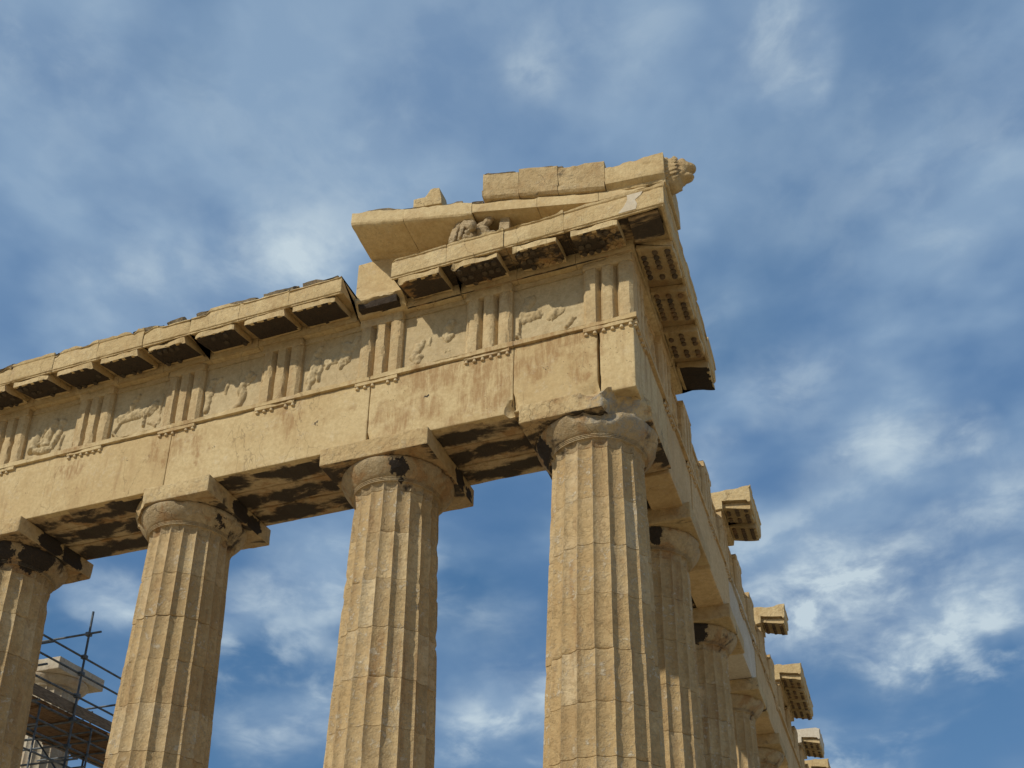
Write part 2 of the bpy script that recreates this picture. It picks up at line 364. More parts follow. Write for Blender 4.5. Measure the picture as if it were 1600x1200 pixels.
M_beam = stone_mat('architrave_marble', A=(0.62, 0.475, 0.255), B=(0.55, 0.40, 0.20), pits=.85, stain=.6, rust=.0, pale=.25, streak=.7, bump=.26, crack=.5,
    browns=[(-3.6, 0, 11.3, .55), (-2.8, 0, 11.15, .75), (-2.3, 0, 11.3, .4), (-1.9, 0, 11.65, .35), (-1.3, 0, 11.6, .35), (-.8, 0, 11.5, .35), (-8.5, 0, 11.5, .35), (-8.2, 0, 11.0, .2), (-4.2, 0, 10.9, .4), (-4.6, 0, 10.6, .25), (-1.6, 0, 11.2, .25), (-.9, 0, 10.9, .2), (-9.0, 0, 11.3, .4), (-11.2, 0, 11.6, .4), (-6.4, 0, 11.5, .35)],
    spots=[(-1.491, 0.0, 11.101, 0.045), (-3.653, 0.0, 11.077, 0.04), (-5.764, 0.0, 11.064, 0.04), (-7.929, 0.0, 11.052, 0.035), (-1.304, 0.0, 10.985, 0.02), (-3.938, 0.0, 10.803, 0.02), (-9.864, 0.0, 11.21, 0.02), (-12.28, 0.0, 11.008, 0.03)])  # spots: small holes not cut, their dark shade painted as dots
M_beamN = stone_mat('flank_marble', A=(0.62, 0.44, 0.225), B=(0.52, 0.36, 0.175), pits=.2, stain=.25, rust=.0, pale=.2, streak=.4, bump=.35)
M_frieze = stone_mat('frieze_marble', A=(0.62, 0.475, 0.265), B=(0.53, 0.39, 0.205), stain=.30, rust=.12, pale=.15, streak=.45, bump=.5, crack=.3)
M_metope = stone_mat('metope_marble', A=(0.56, 0.445, 0.26), B=(0.52, 0.40, 0.225), stain=.15, rust=.0, pale=.1, streak=.25, bump=.35, crack=.3)
M_col = stone_mat('shaft_marble', A=(0.62, 0.46, 0.245), B=(0.50, 0.345, 0.165), stain=.45, rust=.10, pale=.8, streak=.9, bump=.75, crack=.28, drift=1.0, tone=True)
M_cap = stone_mat('capital_marble', A=(0.50, 0.385, 0.225), B=(0.38, 0.275, 0.15), stain=.85, crust=.17, rust=.55, pale=.35, streak=.3, bump=.8,
    spots=[(-4.12, .08, 9.83, .16), (-4.08, .12, 9.62, .12), (-4.25, .06, 9.92, .07), (-1.72, .42, 9.80, .24), (-1.70, .70, 9.62, .16), (-.62, 3.72, 9.93, .20), (-.95, 3.68, 9.90, .16), (-.75, 8.02, 9.95, .36), (-12.75, .1, 9.85, .30), (-12.3, .6, 9.9, .35), (-8.1, .6, 9.9, .16)], greys=[(-.35, .05, 10.0, .42), (-.1, .45, 10.05, .30)])
M_abac = stone_mat('abacus_marble', A=(0.62, 0.465, 0.245), B=(0.54, 0.385, 0.19), stain=.6, crust=.12, rust=.25, pale=.3, streak=.3, bump=.7,
    spots=[(-3.5, 1.25, 10.2, .20), (-3.5, 1.65, 10.1, .16), (-7.8, .9, 10.2, .26), (-7.8, 1.35, 10.15, .22), (-12.1, .7, 10.2, .3), (-12.1, 1.3, 10.2, .3)], greys=[(-.2, -.05, 10.2, .5)], browns=[(-1.4, -.13, 10.25, .25), (-.75, -.13, 10.3, .2)])
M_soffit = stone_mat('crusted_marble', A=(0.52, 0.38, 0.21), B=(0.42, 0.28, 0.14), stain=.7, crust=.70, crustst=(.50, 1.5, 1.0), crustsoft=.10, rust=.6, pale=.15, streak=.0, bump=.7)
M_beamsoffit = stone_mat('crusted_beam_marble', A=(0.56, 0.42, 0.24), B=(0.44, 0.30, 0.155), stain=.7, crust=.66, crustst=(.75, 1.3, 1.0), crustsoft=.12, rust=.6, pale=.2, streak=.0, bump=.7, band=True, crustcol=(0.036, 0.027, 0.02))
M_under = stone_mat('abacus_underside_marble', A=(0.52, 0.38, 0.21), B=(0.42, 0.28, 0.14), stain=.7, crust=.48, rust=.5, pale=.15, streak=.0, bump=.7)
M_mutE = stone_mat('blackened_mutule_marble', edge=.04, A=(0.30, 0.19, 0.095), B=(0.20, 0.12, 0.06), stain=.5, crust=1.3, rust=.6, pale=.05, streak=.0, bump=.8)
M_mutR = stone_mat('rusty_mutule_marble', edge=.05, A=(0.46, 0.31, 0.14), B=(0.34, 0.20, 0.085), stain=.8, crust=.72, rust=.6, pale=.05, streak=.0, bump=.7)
M_mutN = stone_mat('ochre_mutule_marble', A=(0.50, 0.37, 0.19), B=(0.42, 0.30, 0.15), stain=.3, crust=.05, rust=.35, pale=.1, streak=.0, bump=.5)
M_gut = stone_mat('gutta_marble', edge=.05, A=(0.13, 0.085, 0.045), B=(0.09, 0.055, 0.03), stain=.3, crust=.3, rust=.35, pale=.0, streak=.0, bump=.5)  # dark base colour paints in the shadow on the gutta stubs
M_cor = stone_mat('cornice_marble', A=(0.65, 0.495, 0.265), B=(0.56, 0.41, 0.205), stain=.35, rust=.12, pale=.2, streak=.35, bump=.55, crack=.5)
M_rake = stone_mat('raking_cornice_marble', A=(0.65, 0.50, 0.275), B=(0.58, 0.43, 0.22), stain=.2, rust=.15, pale=.2, streak=.2, bump=.4, crack=.5)
M_sima = stone_mat('gutter_marble', A=(0.56, 0.42, 0.225), B=(0.46, 0.325, 0.16), stain=.5, crust=.06, rust=.2, pale=.2, streak=.4, bump=.6, crack=.5)
M_grime = stone_mat('grimy_top_marble', A=(0.30, 0.235, 0.15), B=(0.22, 0.165, 0.10), stain=.4, crust=.25, rust=.1, pale=.1, streak=.1, bump=.8, crack=.2)
M_white = stone_mat('new_white_marble', A=(0.62, 0.55, 0.44), B=(0.56, 0.48, 0.36), stain=.06, rust=.0, pale=.1, streak=.1, bump=.2, crack=.1)
M_porch = stone_mat('new_porch_marble', A=(0.54, 0.48, 0.38), B=(0.48, 0.41, 0.30), stain=.15, rust=.25, pale=.1, streak=.15, bump=.25, crack=.4)
M_sculpt = stone_mat('sculpture_marble', A=(0.55, 0.435, 0.265), B=(0.46, 0.345, 0.20), stain=.3, crust=.05, rust=.1, pale=.2, streak=.3, bump=.8)

def plain_mat(name, c1_, c2_, scale, rough=.8, metal=0.0, stretch=(1, 1, 1), bump=.2):
    m = bpy.data.materials.new(name); m.use_nodes = True; t = m.node_tree; n = t.nodes; l = t.links
    b = n['Principled BSDF']; b.inputs['Roughness'].default_value = rough; b.inputs['Metallic'].default_value = metal
    g = n.new('ShaderNodeNewGeometry'); mp = n.new('ShaderNodeMapping'); mp.inputs['Scale'].default_value = stretch; l.new(g.outputs['Position'], mp.inputs[0])
    x = n.new('ShaderNodeTexNoise'); x.inputs['Scale'].default_value = scale; x.inputs['Detail'].default_value = 6; l.new(mp.outputs[0], x.inputs['Vector'])
    l.new(mixc(mrange(x.outputs[0], .35, .65, 0, 1, True, n, l), c1_, c2_, n, l), b.inputs['Base Color'])
    bp = n.new('ShaderNodeBump'); bp.inputs['Strength'].default_value = bump; bp.inputs['Distance'].default_value = .02; l.new(x.outputs[0], bp.inputs['Height']); l.new(bp.outputs[0], b.inputs['Normal'])
    return m
M_tube = plain_mat('scaffold_steel', (0.060, 0.080, 0.10), (0.13, 0.14, 0.15), 6, .5, .4)
M_plank = plain_mat('deck_timber', (0.23, 0.135, 0.065), (0.13, 0.07, 0.03), 5, .85, 0, (1, 6, 6), .4)
M_fascia = plain_mat('weathered_board', (0.22, 0.17, 0.12), (0.13, 0.10, 0.07), 7, .9, 0, (5, 1, 5), .4)
M_rock = plain_mat('pale_rock_ground', (0.52, 0.41, 0.26), (0.42, 0.32, 0.19), 1.5, .95, 0, (1, 1, 1), .6)
M_floor = plain_mat('worn_floor_marble', (0.58, 0.46, 0.29), (0.48, 0.37, 0.22), 1.1, .85, 0, (1, 1, 1), .3)

# ------------------------------------------------------------------ setting
mb = MB(); n = 64
ring = [(0.0, 0)] ; V = [(0, 0, -1.95)]; F = []
Rr = [6, 14, 30, 70, 160, 500, 1500, 6000]
for R_ in Rr:
    for i in range(n):
        a = 2*math.pi*i/n; x, y = R_*math.cos(a), R_*math.sin(a)
        V.append((x, y, -1.95 + (0.12*(float(vnoise(np.array([[x, y, 0]]), .31, 5)[0])-.5) if R_ < 60 else -0.0)))
F += [[0, 1+i, 1+(i+1) % n] for i in range(n)]
for k in range(len(Rr)-1):
    F += [[1+k*n+i, 1+(k+1)*n+i, 1+(k+1)*n+(i+1) % n, 1+k*n+(i+1) % n] for i in range(n)]
mb.add(V, F); tag(mb.build('ground', M_rock), kind='structure')
mb = MB()
for k in range(3):
    e = 0.12 + 0.70*k
    stone_box(mb, (-30.7-e, -e, -0.52*(k+1)), (e, 69.5+e-.5, -0.52*k-0.004*(k > 0)), step=2.5, chip=.03)
tag(mb.build('stepped_platform', M_floor), kind='structure')

# ------------------------------------------------------------------ columns
FL = 20
def radius(z, Rb, Rt, H=9.52):
    t = z/H
    return Rb + (Rt-Rb)*t + 0.017*math.sin(math.pi*t)
def column(x, y, label, group, Rb=.9525, Rt=.742, H=9.52, res=1, seed=0, capbites=(), ecbites=(), base=0.0, mats=None, hw=1.02, absteps=.11, zt=10.38):
    ms, mc, ma = mats or (M_col, M_cap, M_abac)
    T = thing('column', label, 'column', (x, y, base), group)
    rng = random.Random(seed)
    K = 8 if res == 1 else 6
    # shaft -------------------------------------------------
    zs = []; joints = []
    nd_ = 11; z = 0.0
    hts = [H/nd_*(1+rng.uniform(-.06, .06)) for _ in range(nd_)]; sc_ = H/sum(hts); acc = 0
    for h in hts[:-1]: acc += h*sc_; joints.append(acc)
    dz = .07 if res == 1 else .16
    zs = list(np.arange(0, H-0.03, dz))
    for j in joints: zs = [q for q in zs if abs(q-j) > .035] + [j-.022, j-.005, j, j+.005, j+.022]
    zs = sorted(zs) + [H-.02, H-.004]
    zs = np.array(zs); drum = np.searchsorted(joints, zs)
    dr = np.array([rng.uniform(-.005, .005) for _ in range(nd_+1)]); dx = np.array([[rng.uniform(-.004, .004), rng.uniform(-.004, .004)] for _ in range(nd_+1)])
    wear = np.array([rng.choice([.12, .25, .4, .8]) for _ in range(nd_+1)])
    th = np.array([2*math.pi*(k+j/K)/FL + math.pi/FL for k in range(FL) for j in range(K)])
    ft = np.array([j/K for k in range(FL) for j in range(K)])
    Z, TH = np.meshgrid(zs, th, indexing='ij'); FT = np.repeat(ft[None], len(zs), 0)
    Rz = np.array([radius(q, Rb, Rt, H) for q in zs])[:, None] + dr[drum][:, None]
    D = 0.072*Rz
    prof = (4*FT*(1-FT))**.72
    P0 = np.stack([Rz*np.cos(TH)+x, Rz*np.sin(TH)+y, Z], -1)
    ar = np.clip(1-np.minimum(FT, 1-FT)*6, 0, 1)
    wr = wear[drum][:, None]
    dm = sstep(fbm(P0, 4.2, seed+1, 3), .54-.05*wr, .82)*ar*.70*D*wr
    dm2 = sstep(vnoise(P0, 1.3, seed+4), .76, .92)*sstep(fbm(P0, 5.5, seed+6, 2), .42, .6)
    R = Rz - D*prof*(1-.55*dm2) - dm - dm2*.045 - .006*(fbm(P0, 7, seed+2, 3)-.5)*wr
    jd = np.min(np.abs(zs[:, None]-np.array(joints)[None]), axis=1)[:, None]
    jn = vnoise(P0, 5, seed+12)
    R = R - np.where(jd < .004, .014, 0) - sstep(jn, .62, .9)*np.exp(-jd/.02)*.030
    X = x + dx[drum][:, 0:1] + R*np.cos(TH); Y = y + dx[drum][:, 1:2] + R*np.sin(TH)
    V = np.stack([X, Y, Z+base], -1).reshape(-1, 3); m = len(th)
    F = [[r*m+c, r*m+(c+1) % m, (r+1)*m+(c+1) % m, (r+1)*m+c] for r in range(len(zs)-1) for c in range(m)]
    F += [list(range(m)), [(len(zs)-1)*m+i for i in range(m)]]
    fd = drum[:-1]; base_t = [rng.uniform(-.35, .35) for _ in range(nd_+1)]
    pan = [[base_t[d]+(rng.gauss(0, .22) if rng.random() < .55 else 0)+(rng.choice([-.7, .8]) if rng.random() < .05 else 0) for k in range(FL)] for d in range(nd_+1)]
    tone = [pan[fd[r]][c//K] for r in range(len(zs)-1) for c in range(m)]+[0, 0]
    mb = MB(); mb.add(V, F); mb.build('shaft', ms, T, sharp=30, tone=tone)
    # capital: neck, annulets, echinus -----------------------
    s = Rt/.742; z0 = H
    prf = [(.728, .0, 1), (.738, .004, 1), (.745, .03, 1), (.750, .075, 1), (.756, .12, 1), (.760, .130, .25), (.784, .133, 0), (.784, .145, 0), (.762, .147, 0), (.764, .153, 0), (.794, .155, 0), (.794, .167, 0),
           (.772, .169, 0), (.774, .175, 0), (.804, .177, 0), (.804, .188, 0), (.790, .190, 0), (.806, .198, 0), (.835, .225, 0), (.872, .265, 0), (.905, .305, 0), (.936, .348, 0), (.962, .39, 0), (.982, .43, 0), (.992, .462, 0), (.992, .485, 0), (.980, .505, 0), (.962, .513, 0)]
    zh = (zt-.35-H)/.513
    r_ = np.array([a for a, b_, c in prf])*s; z_ = z0+np.array([b_ for a, b_, c in prf])*zh; g_ = np.array([c for a, b_, c in prf])
    TH2, _ = np.meshgrid(th, z_); FT2 = np.repeat(ft[None], len(z_), 0); R2 = np.repeat(r_[:, None], len(th), 1); Z2 = np.repeat(z_[:, None], len(th), 1)
    arch = np.clip(1-((Z2-z0)/(.133*zh))**3*1.0, 0, 1)**.5
    P1 = np.stack([R2*np.cos(TH2)+x, R2*np.sin(TH2)+y, Z2], -1)
    R2 = R2 - .072*.74*s*(4*FT2*(1-FT2))**.72*g_[:, None]*arch - .008*(fbm(P1, 4, seed+31, 4)-.5) - .04*sstep(fbm(P1, 2.6, seed+33, 3), .66, .80)
    V = np.stack([x+R2*np.cos(TH2), y+R2*np.sin(TH2), Z2+base], -1).reshape(-1, 3)
    if ecbites: V = bite_push(V, ecbites, seed+40)
    F = [[r*m+c, r*m+(c+1) % m, (r+1)*m+(c+1) % m, (r+1)*m+c] for r in range(len(z_)-1) for c in range(m)]
    F += [list(range(m)), [(len(z_)-1)*m+i for i in range(m)]]
    mb = MB(); mb.add(V, F); cp = mb.build('capital', mc, T, sharp=32)
    mb = MB(); stone_box(mb, (x-hw, y-hw, zt-.352+base), (x+hw, y+hw, zt-.003+base), step=absteps, r=.012, chip=.085, amp=.010, bites=capbites, seed=seed+50)
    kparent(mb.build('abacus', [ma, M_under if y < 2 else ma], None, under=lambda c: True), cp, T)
    return T
A_ = .885; C2 = -4.53; IX = 4.295
fx = [-A_, C2, C2-IX, C2-2*IX, C2-3*IX]
gF = 'columns along the temple front'; gN = 'columns along the shaded flank'
column(fx[0], A_, 'widest fluted column, at the temple corner, its square capital slab broken away', gF, Rb=.972, Rt=.757, seed=3,
       capbites=[((.42, -.58, 10.08), 1.12), ((-.70, -.62, 10.55), .60), ((-1.40, -.58, 10.66), .50), ((-.35, -.50, 9.9), .42)], ecbites=[((.25, -.66, 10.10), 1.02), ((-.62, -.80, 10.22), .88), ((-.12, -.42, 9.92), .46), ((-.95, -.42, 10.12), .40)], absteps=.05)
column(fx[1], A_, 'fluted column with a black star shaped stain on its capital, left of the corner column', gF, seed=11, capbites=[((-3.50, -.20, 10.0), .09)])
column(fx[2], A_, 'fluted column whose capital slab has lost its left front corner, standing right of the scaffold', gF, seed=23, capbites=[((-10.15, -.40, 10.2), .92)])
column(fx[3], A_, 'fluted column cut by the left picture edge with a heavily blackened capital', gF, seed=37)
fy = [C2*-1+IX*k for k in range(6)]
lab = ['flank column directly behind the corner column, two black patches on its capital', 'second flank column behind the corner column, large black patch on its capital',
       'third flank column behind the corner column, clean rounded capital', 'fourth flank column behind the corner column, only its capital above the picture bottom']
for k in range(4):
    column(-A_, fy[k], lab[k], gN, seed=60+k*7, res=1 if k < 2 else 2, absteps=.14)

# ------------------------------------------------------------------ entablatures
ZA, ZT, ZF, ZG = 10.38, 11.80, 13.13, 13.66
tw = .845
tfront = [(-tw, 0.0), (-2.965, -2.12), (-5.045, -4.20)] + [(C2-IX/2*(k+1)-.4225-.01*k*0, C2-IX/2*(k+1)+.4225) for k in range(5)]
tflank = [(0.0, tw), (2.12, 2.965)] + [(-C2+IX/2*k-.4225, -C2+IX/2*k+.4225) for k in range(0, 13)]
EF = thing('entablature', 'sunlit beam and carved frieze across the temple front above four columns', 'entablature', (-6, .5, ZA))
NF = thing('entablature', 'shaded beam and frieze receding along the right hand flank of the temple', 'entablature', (-.5, 12, ZA))

# architrave: three parallel beams, jointed over the columns
fj = [-14.6, -13.12, -8.86, -4.70, -2.06, -.605]
fj = [-17.0, -13.12, -8.93, -4.745, -2.06, -.615]
for i in range(len(fj)-1):
    b_ = []
    if i == 3: b_ = [((-4.78, -.10, 10.50), .17), ((-2.02, -.05, 10.44), .20), ((-2.0, -.10, 10.75), .13)]
    if i == 4: b_ = [((-2.12, -.06, 10.55), .19), ((-.62, -.10, 11.55), .17), ((-1.3, -.25, 10.30), .30), ((-.70, -.12, 10.45), .20)]
    mb = MB(); stone_box(mb, (fj[i]+.004, 0, ZA), (fj[i+1]-.004, .585, ZT-.10), step=.14, r=.010, chip=.045, amp=.007, seed=100+i, bites=b_)
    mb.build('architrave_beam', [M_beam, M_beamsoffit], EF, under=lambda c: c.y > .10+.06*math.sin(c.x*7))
mb = MB(); stone_box(mb, (-.575, 0.002, ZA), (0, 2.40, ZT-.10), step=.14, r=.012, chip=.05, amp=.006, seed=140, bites=[((-.22, .22, 10.30), .20), ((-.66, -.08, 11.45), .15), ((-.62, -.08, 11.1), .10), ((-.62, -.06, 10.62), .11), ((-.2, -.10, 10.30), .12)])
o = mb.build('architrave_beam', M_beam, NF); 
zj = [-17.0, -13.1, -8.8, -4.5, -.60]
for r0, r1 in ((.605, 1.165), (1.185, 1.77)):
    for i in range(4):
        mb = MB(); stone_box(mb, (zj[i]+.01, r0, ZA+.01*(i % 2)), (zj[i+1]-.01, r1, ZT-.1), step=.2, r=.02, chip=.12, amp=.012, seed=150+i+int(r0*30))
        mb.build('inner_beam', M_beamsoffit, EF)
# a thin crusted skin of the beam undersides of the outer row
for i in range(len(fj)-2):
    a0 = max(fj[i], -17)+.3; a1 = fj[i+1]-.3
nj = [2.405, -C2, -C2+IX, -C2+2*IX, -C2+3*IX, -C2+4*IX, -C2+5*IX, -C2+6*IX]
for i in range(len(nj)-1):
    off = [0, .02, -.005, .012, -.01, .0, .01][i]
    mt_ = [M_beamN, M_beamN, M_white, M_beamN, M_beamN, M_beamN, M_beamN][i]
    mb = MB(); stone_box(mb, (-.585, nj[i]+.006, ZA+[-.07, -.02, 0, -.01, 0, 0, 0][i]), (off, nj[i+1]-.006, ZT-.1), step=.22, r=.012, chip=.05, amp=.006, seed=170+i)
    ob = mb.build('architrave_beam', mt_, NF)
    if mt_ is M_white: ob['label'] = 'smooth new white marble beam'
for r0, r1 in ((-1.165, -.605), (-1.77, -1.185)):
    for i in range(1, len(nj)-1):
        mb = MB(); stone_box(mb, (r0, nj[i]+.01, ZA+.01*(i % 2)), (r1, nj[i+1]-.01, ZT-.1), step=.3, r=.02, chip=.1, amp=.012, seed=190+i)
        mb.build('inner_beam', M_soffit if i < 2 else M_beamN, NF)
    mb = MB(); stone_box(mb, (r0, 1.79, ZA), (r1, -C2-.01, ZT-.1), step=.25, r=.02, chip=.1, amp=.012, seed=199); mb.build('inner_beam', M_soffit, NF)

# taenia and regulae with their pegs
def taenia(side, s0, s1, parent, mat, seed, **k):
    mb = MB(); stone_prism(mb, [(-.40, ZT-.098), (0.0, ZT-.098), (.058, ZT-.094), (.060, ZT), (-.40, ZT)], side, s0, s1, step=.09, chip=.035, amp=.004, seed=seed, fine=.12, **k)
    mb.build('band_moulding', mat, parent)
for i in range(len(fj)-1):
    last = i == len(fj)-2
    taenia('e', fj[i]+.003, (fj[i+1]-.003) if not last else 0.0, EF, M_beam, 210+i, mit1=1.0 if last else 0.0)
taenia('n', 0.0, 2.4, NF, M_beamN, 220, mit0=-1.0)
for i in range(len(nj)-1): taenia('n', nj[i]+.003, nj[i+1]-.003, NF, M_white if i == 2 else M_beamN, 221+i)
def regula(side, a, b, parent, mat, seed, n=6):
    rng = random.Random(seed)
    mb = MB(); stone_prism(mb, [(-.05, ZT-.168), (.052, ZT-.168), (.052, ZT-.100), (-.05, ZT-.100)], side, a+.01, b-.01, step=.06, chip=.022, amp=.003, seed=seed, fine=.1)
    o = mb.build('regula', mat, parent)
    for k in range(n):
        if rng.random() < .12: continue
        s = a+.05+(b-a-.10)*k/(n-1)
        g = MB(); p0 = loc2w(side, np.array(s), np.array(.012), np.array(ZT-.225+rng.uniform(0, .012))); p1 = loc2w(side, np.array(s), np.array(.012), np.array(ZT-.163))
        cyl(g, p0, p1, .036, 10, .027); q = g.build('peg', mat, None); kparent(q, o, parent)
for i, (a, b) in enumerate(tfront): regula('e', a, b, EF, M_beam, 240+i)
for i, (a, b) in enumerate(tflank[:9]): regula('n', a, b, NF, M_beamN, 260+i)

# triglyphs
def triglyph(side, a, b, parent, mat, seed, top=ZF, back=-.36):
    w = b-a; d = .12; gl = .125; hg = .055; bar = (w-2*gl-2*hg)/3
    s = a; front = .012
    pl = [(s, front-hg)]; s += hg; pl.append((s, front)); s += bar; pl.append((s, front)); s += gl/2
    pl.append((s, front-d)); s += gl/2; pl.append((s, front)); s += bar; pl.append((s, front)); s += gl/2
    pl.append((s, front-d)); s += gl/2; pl.append((s, front)); s += bar; pl.append((s, front)); pl.append((b, front-hg))
    # sub-divide, then raise rows
    fine = []
    for i in range(len(pl)-1):
        nseg = 4
        for j in range(nseg): fine.append((pl[i][0]+(pl[i+1][0]-pl[i][0])*j/nseg, pl[i][1]+(pl[i+1][1]-pl[i][1])*j/nseg, 1 if j == 0 and 0 < i else 0))
    fine.append((*pl[-1], 0)); fine.append((b, back, 0)); fine.append((a, back, 0))
    m = len(fine); zt = top-.165
    zs = ticks(ZT, zt, .06); S = np.array([q[0] for q in fine]); Pp = np.array([q[1] for q in fine]); E = np.array([q[2] for q in fine])
    SS = np.repeat(S[None], len(zs), 0); PP = np.repeat(Pp[None], len(zs), 0); ZZ = np.repeat(zs[:, None], m, 1)
    B = loc2w(side, SS, PP, ZZ)
    PP = PP - (PP > back+.005)*(PP > -.2)*(.007*(fbm(B, 4, seed, 3)-.5) + E*.030*sstep(fbm(B, 6, seed+3, 3), .50, .78))
    mb = MB(); F = [[r*m+c, r*m+(c+1) % m, (r+1)*m+(c+1) % m, (r+1)*m+c] for r in range(len(zs)-1) for c in range(m)]
    F += [list(range(m)), [(len(zs)-1)*m+i for i in range(m)]]
    mb.add(loc2w(side, SS, PP, ZZ), F); o = mb.build('triglyph', mat, parent, sharp=25)
    mb = MB(); stone_prism(mb, [(back, zt), (.014, zt), (.020, zt+.02), (.020, top), (back, top)], side, a, b, step=.07, chip=.03, amp=.004, seed=seed+9, fine=.12)
    q = mb.build('capping_band', mat, None); kparent(q, o, parent)
for i, (a, b) in enumerate(tfront): triglyph('e', a, b, EF, M_frieze, 300+i*3)
for i, (a, b) in enumerate(tflank):
    triglyph('n', a+(.0 if i else .016), b, NF, M_beamN, 340+i*3, top=ZF+(0 if i < 2 else [.0, -.03, .02][i % 3]), back=-.36 if i else -.108)

# metopes with worn reliefs: figures given as capsules (u0,v0,u1,v1,radius,depth) in metres from the panel's lower left corner
R_ = {
 0: [(.18,.62,.30,.95,.12,.10),(.16,.55,.46,.58,.11,.10),(.12,.52,.07,.20,.040,.11),(.10,.22,.16,.12,.03,.08),(.70,.48,.86,.56,.12,.10),(.98,.16,1.10,.30,.05,.09)],
 1: [(.22,.30,.30,.52,.10,.11),(.33,.48,.40,.62,.06,.07),(.28,.20,.33,.28,.08,.10),(.82,.62,.88,.88,.10,.12),(.84,.55,.90,.60,.08,.11),(.86,.28,.92,.32,.05,.05),(.50,.50,.53,.66,.04,.04)],
 2: [(.22,.78,.30,1.02,.11,.11),(.20,.35,.30,.72,.13,.13),(.12,.10,.22,.36,.07,.10),(.36,.30,.40,.66,.05,.09),(.45,.72,.72,.70,.09,.09),(.52,.58,.55,.74,.05,.07),(.86,.62,.90,.95,.14,.14),(.80,.50,.84,.60,.06,.10),(1.00,.88,1.12,1.06,.10,.06)],
 3: [(.10,.60,.16,.92,.11,.10),(.08,.25,.12,.60,.07,.09),(.24,.88,.30,.98,.06,.06),(.84,.50,1.00,.85,.10,.11),(.80,.20,.92,.50,.09,.10),(.70,.10,.80,.25,.05,.08),(1.00,.62,1.10,.80,.05,.08),(.48,.55,.52,.82,.05,.05)],
 4: [(.24,.55,.78,.62,.13,.14),(.35,.66,.50,.90,.08,.10),(.50,.92,.56,1.02,.05,.09),(.24,.50,.12,.22,.05,.10),(.12,.24,.26,.08,.035,.09),(.78,.56,.80,.24,.045,.10),(.90,.55,.98,.70,.13,.11),(.92,.30,1.08,.20,.05,.06),(1.12,.25,1.16,.90,.07,.06)],
 5: [(.20,.45,.26,.72,.13,.10),(.18,.32,.30,.36,.08,.16),(.34,.30,.60,.22,.10,.15),(.40,.44,.60,.62,.06,.12),(.52,.40,.70,.90,.09,.13),(.45,.62,.48,.86,.04,.08),(.70,.30,.84,.60,.08,.11),(.80,.60,.86,.86,.10,.10),(.90,.20,.94,.50,.05,.08)],
 6: [(.3,.3,.45,.9,.12,.12),(.7,.25,.85,.85,.13,.13),(.4,.7,.8,.8,.06,.1)],
}
def metope(side, a, b, parent, mat, seed, fig, flip=False, top=ZF):
    w = b-a
    mb = MB(); stone_box(mb, (a-.02, -.26, ZT), (b+.02, -.11, top-.105), step=.16, r=.004, chip=.0, amp=.006, seed=seed)
    V = mb.v[0]; mb.v[0] = loc2w(side, V[:, 0], V[:, 1], V[:, 2])
    o = mb.build('metope', mat, parent)
    mb = MB(); stone_prism(mb, [(-.30, top-.103), (-.085, top-.103), (-.085, top), (-.30, top)], side, a+.002, b-.002, step=.1, chip=.02, seed=seed+1, fine=.12)
    q = mb.build('capping_band', mat, None); kparent(q, o, parent)
    caps = R_[fig]; st = .0165
    nu, nv = int(w/st), int(1.2/st)
    U, Vv = np.meshgrid(np.linspace(0, w, nu), np.linspace(0, 1.2, nv), indexing='ij')
    P = np.stack([U, Vv, U*0+seed], -1)
    wu = U + .14*(fbm(P, 3.2, seed, 4)-.5); wv_ = Vv + .14*(fbm(P, 3.2, seed+5, 4)-.5)
    H = np.zeros_like(U)
    for (u0, v0, u1, v1, r, dpt) in caps:
        du, dv = u1-u0, v1-v0; t = np.clip(((wu-u0)*du+(wv_-v0)*dv)/(du*du+dv*dv), 0, 1)
        dd = np.hypot(wu-u0-t*du, wv_-v0-t*dv)/(r*.92)
        h = dpt*.75*np.clip(1-dd**2, 0, 1)**.8; H = np.maximum(H, h)
    fo = fbm(P, 8, seed+8, 4)
    H = np.where(H > 0, H*(.35+.75*fo)*.95 + .028*(fbm(P*[1, .30, 1], 34, seed+9, 3)-.5) - .020*sstep(fbm(P, 7, seed+12, 3), .5, .7), 0)
    H = H*np.clip(np.minimum(Vv, 1.19-Vv)/.03, 0, 1)*np.clip(np.minimum(U, w-U)/.015, 0, 1)
    keep = H > .006
    cell = keep[:-1, :-1] | keep[1:, :-1] | keep[:-1, 1:] | keep[1:, 1:]
    idx = -np.ones(U.shape, int); used = np.zeros(U.shape, bool)
    used[:-1, :-1] |= cell; used[1:, :-1] |= cell; used[:-1, 1:] |= cell; used[1:, 1:] |= cell
    idx[used] = np.arange(used.sum())
    Pd = np.where(keep, H, -.012)-.111
    SU = a + (w-U if flip else U)
    V = loc2w(side, SU[used], Pd[used], (ZT+Vv)[used])
    F = [[int(idx[i, j]), int(idx[i+1, j]), int(idx[i+1, j+1]), int(idx[i, j+1])] for i, j in zip(*np.nonzero(cell))]
    mb = MB(); mb.add(V, F); q = mb.build('relief', mat, None, sharp=60); kparent(q, o, parent)
for i in range(len(tfront)-1): metope('e', tfront[i+1][1], tfront[i][0], EF, M_metope, 400+i*7, i if i < 6 else 6)
for i in range(len(tflank)-1):
    metope('n', tflank[i][1], tflank[i+1][0], NF, M_beamN, 460+i*7, [2, 6, 3, 5][i % 4], flip=True, top=ZF-(0 if i < 2 else .05))
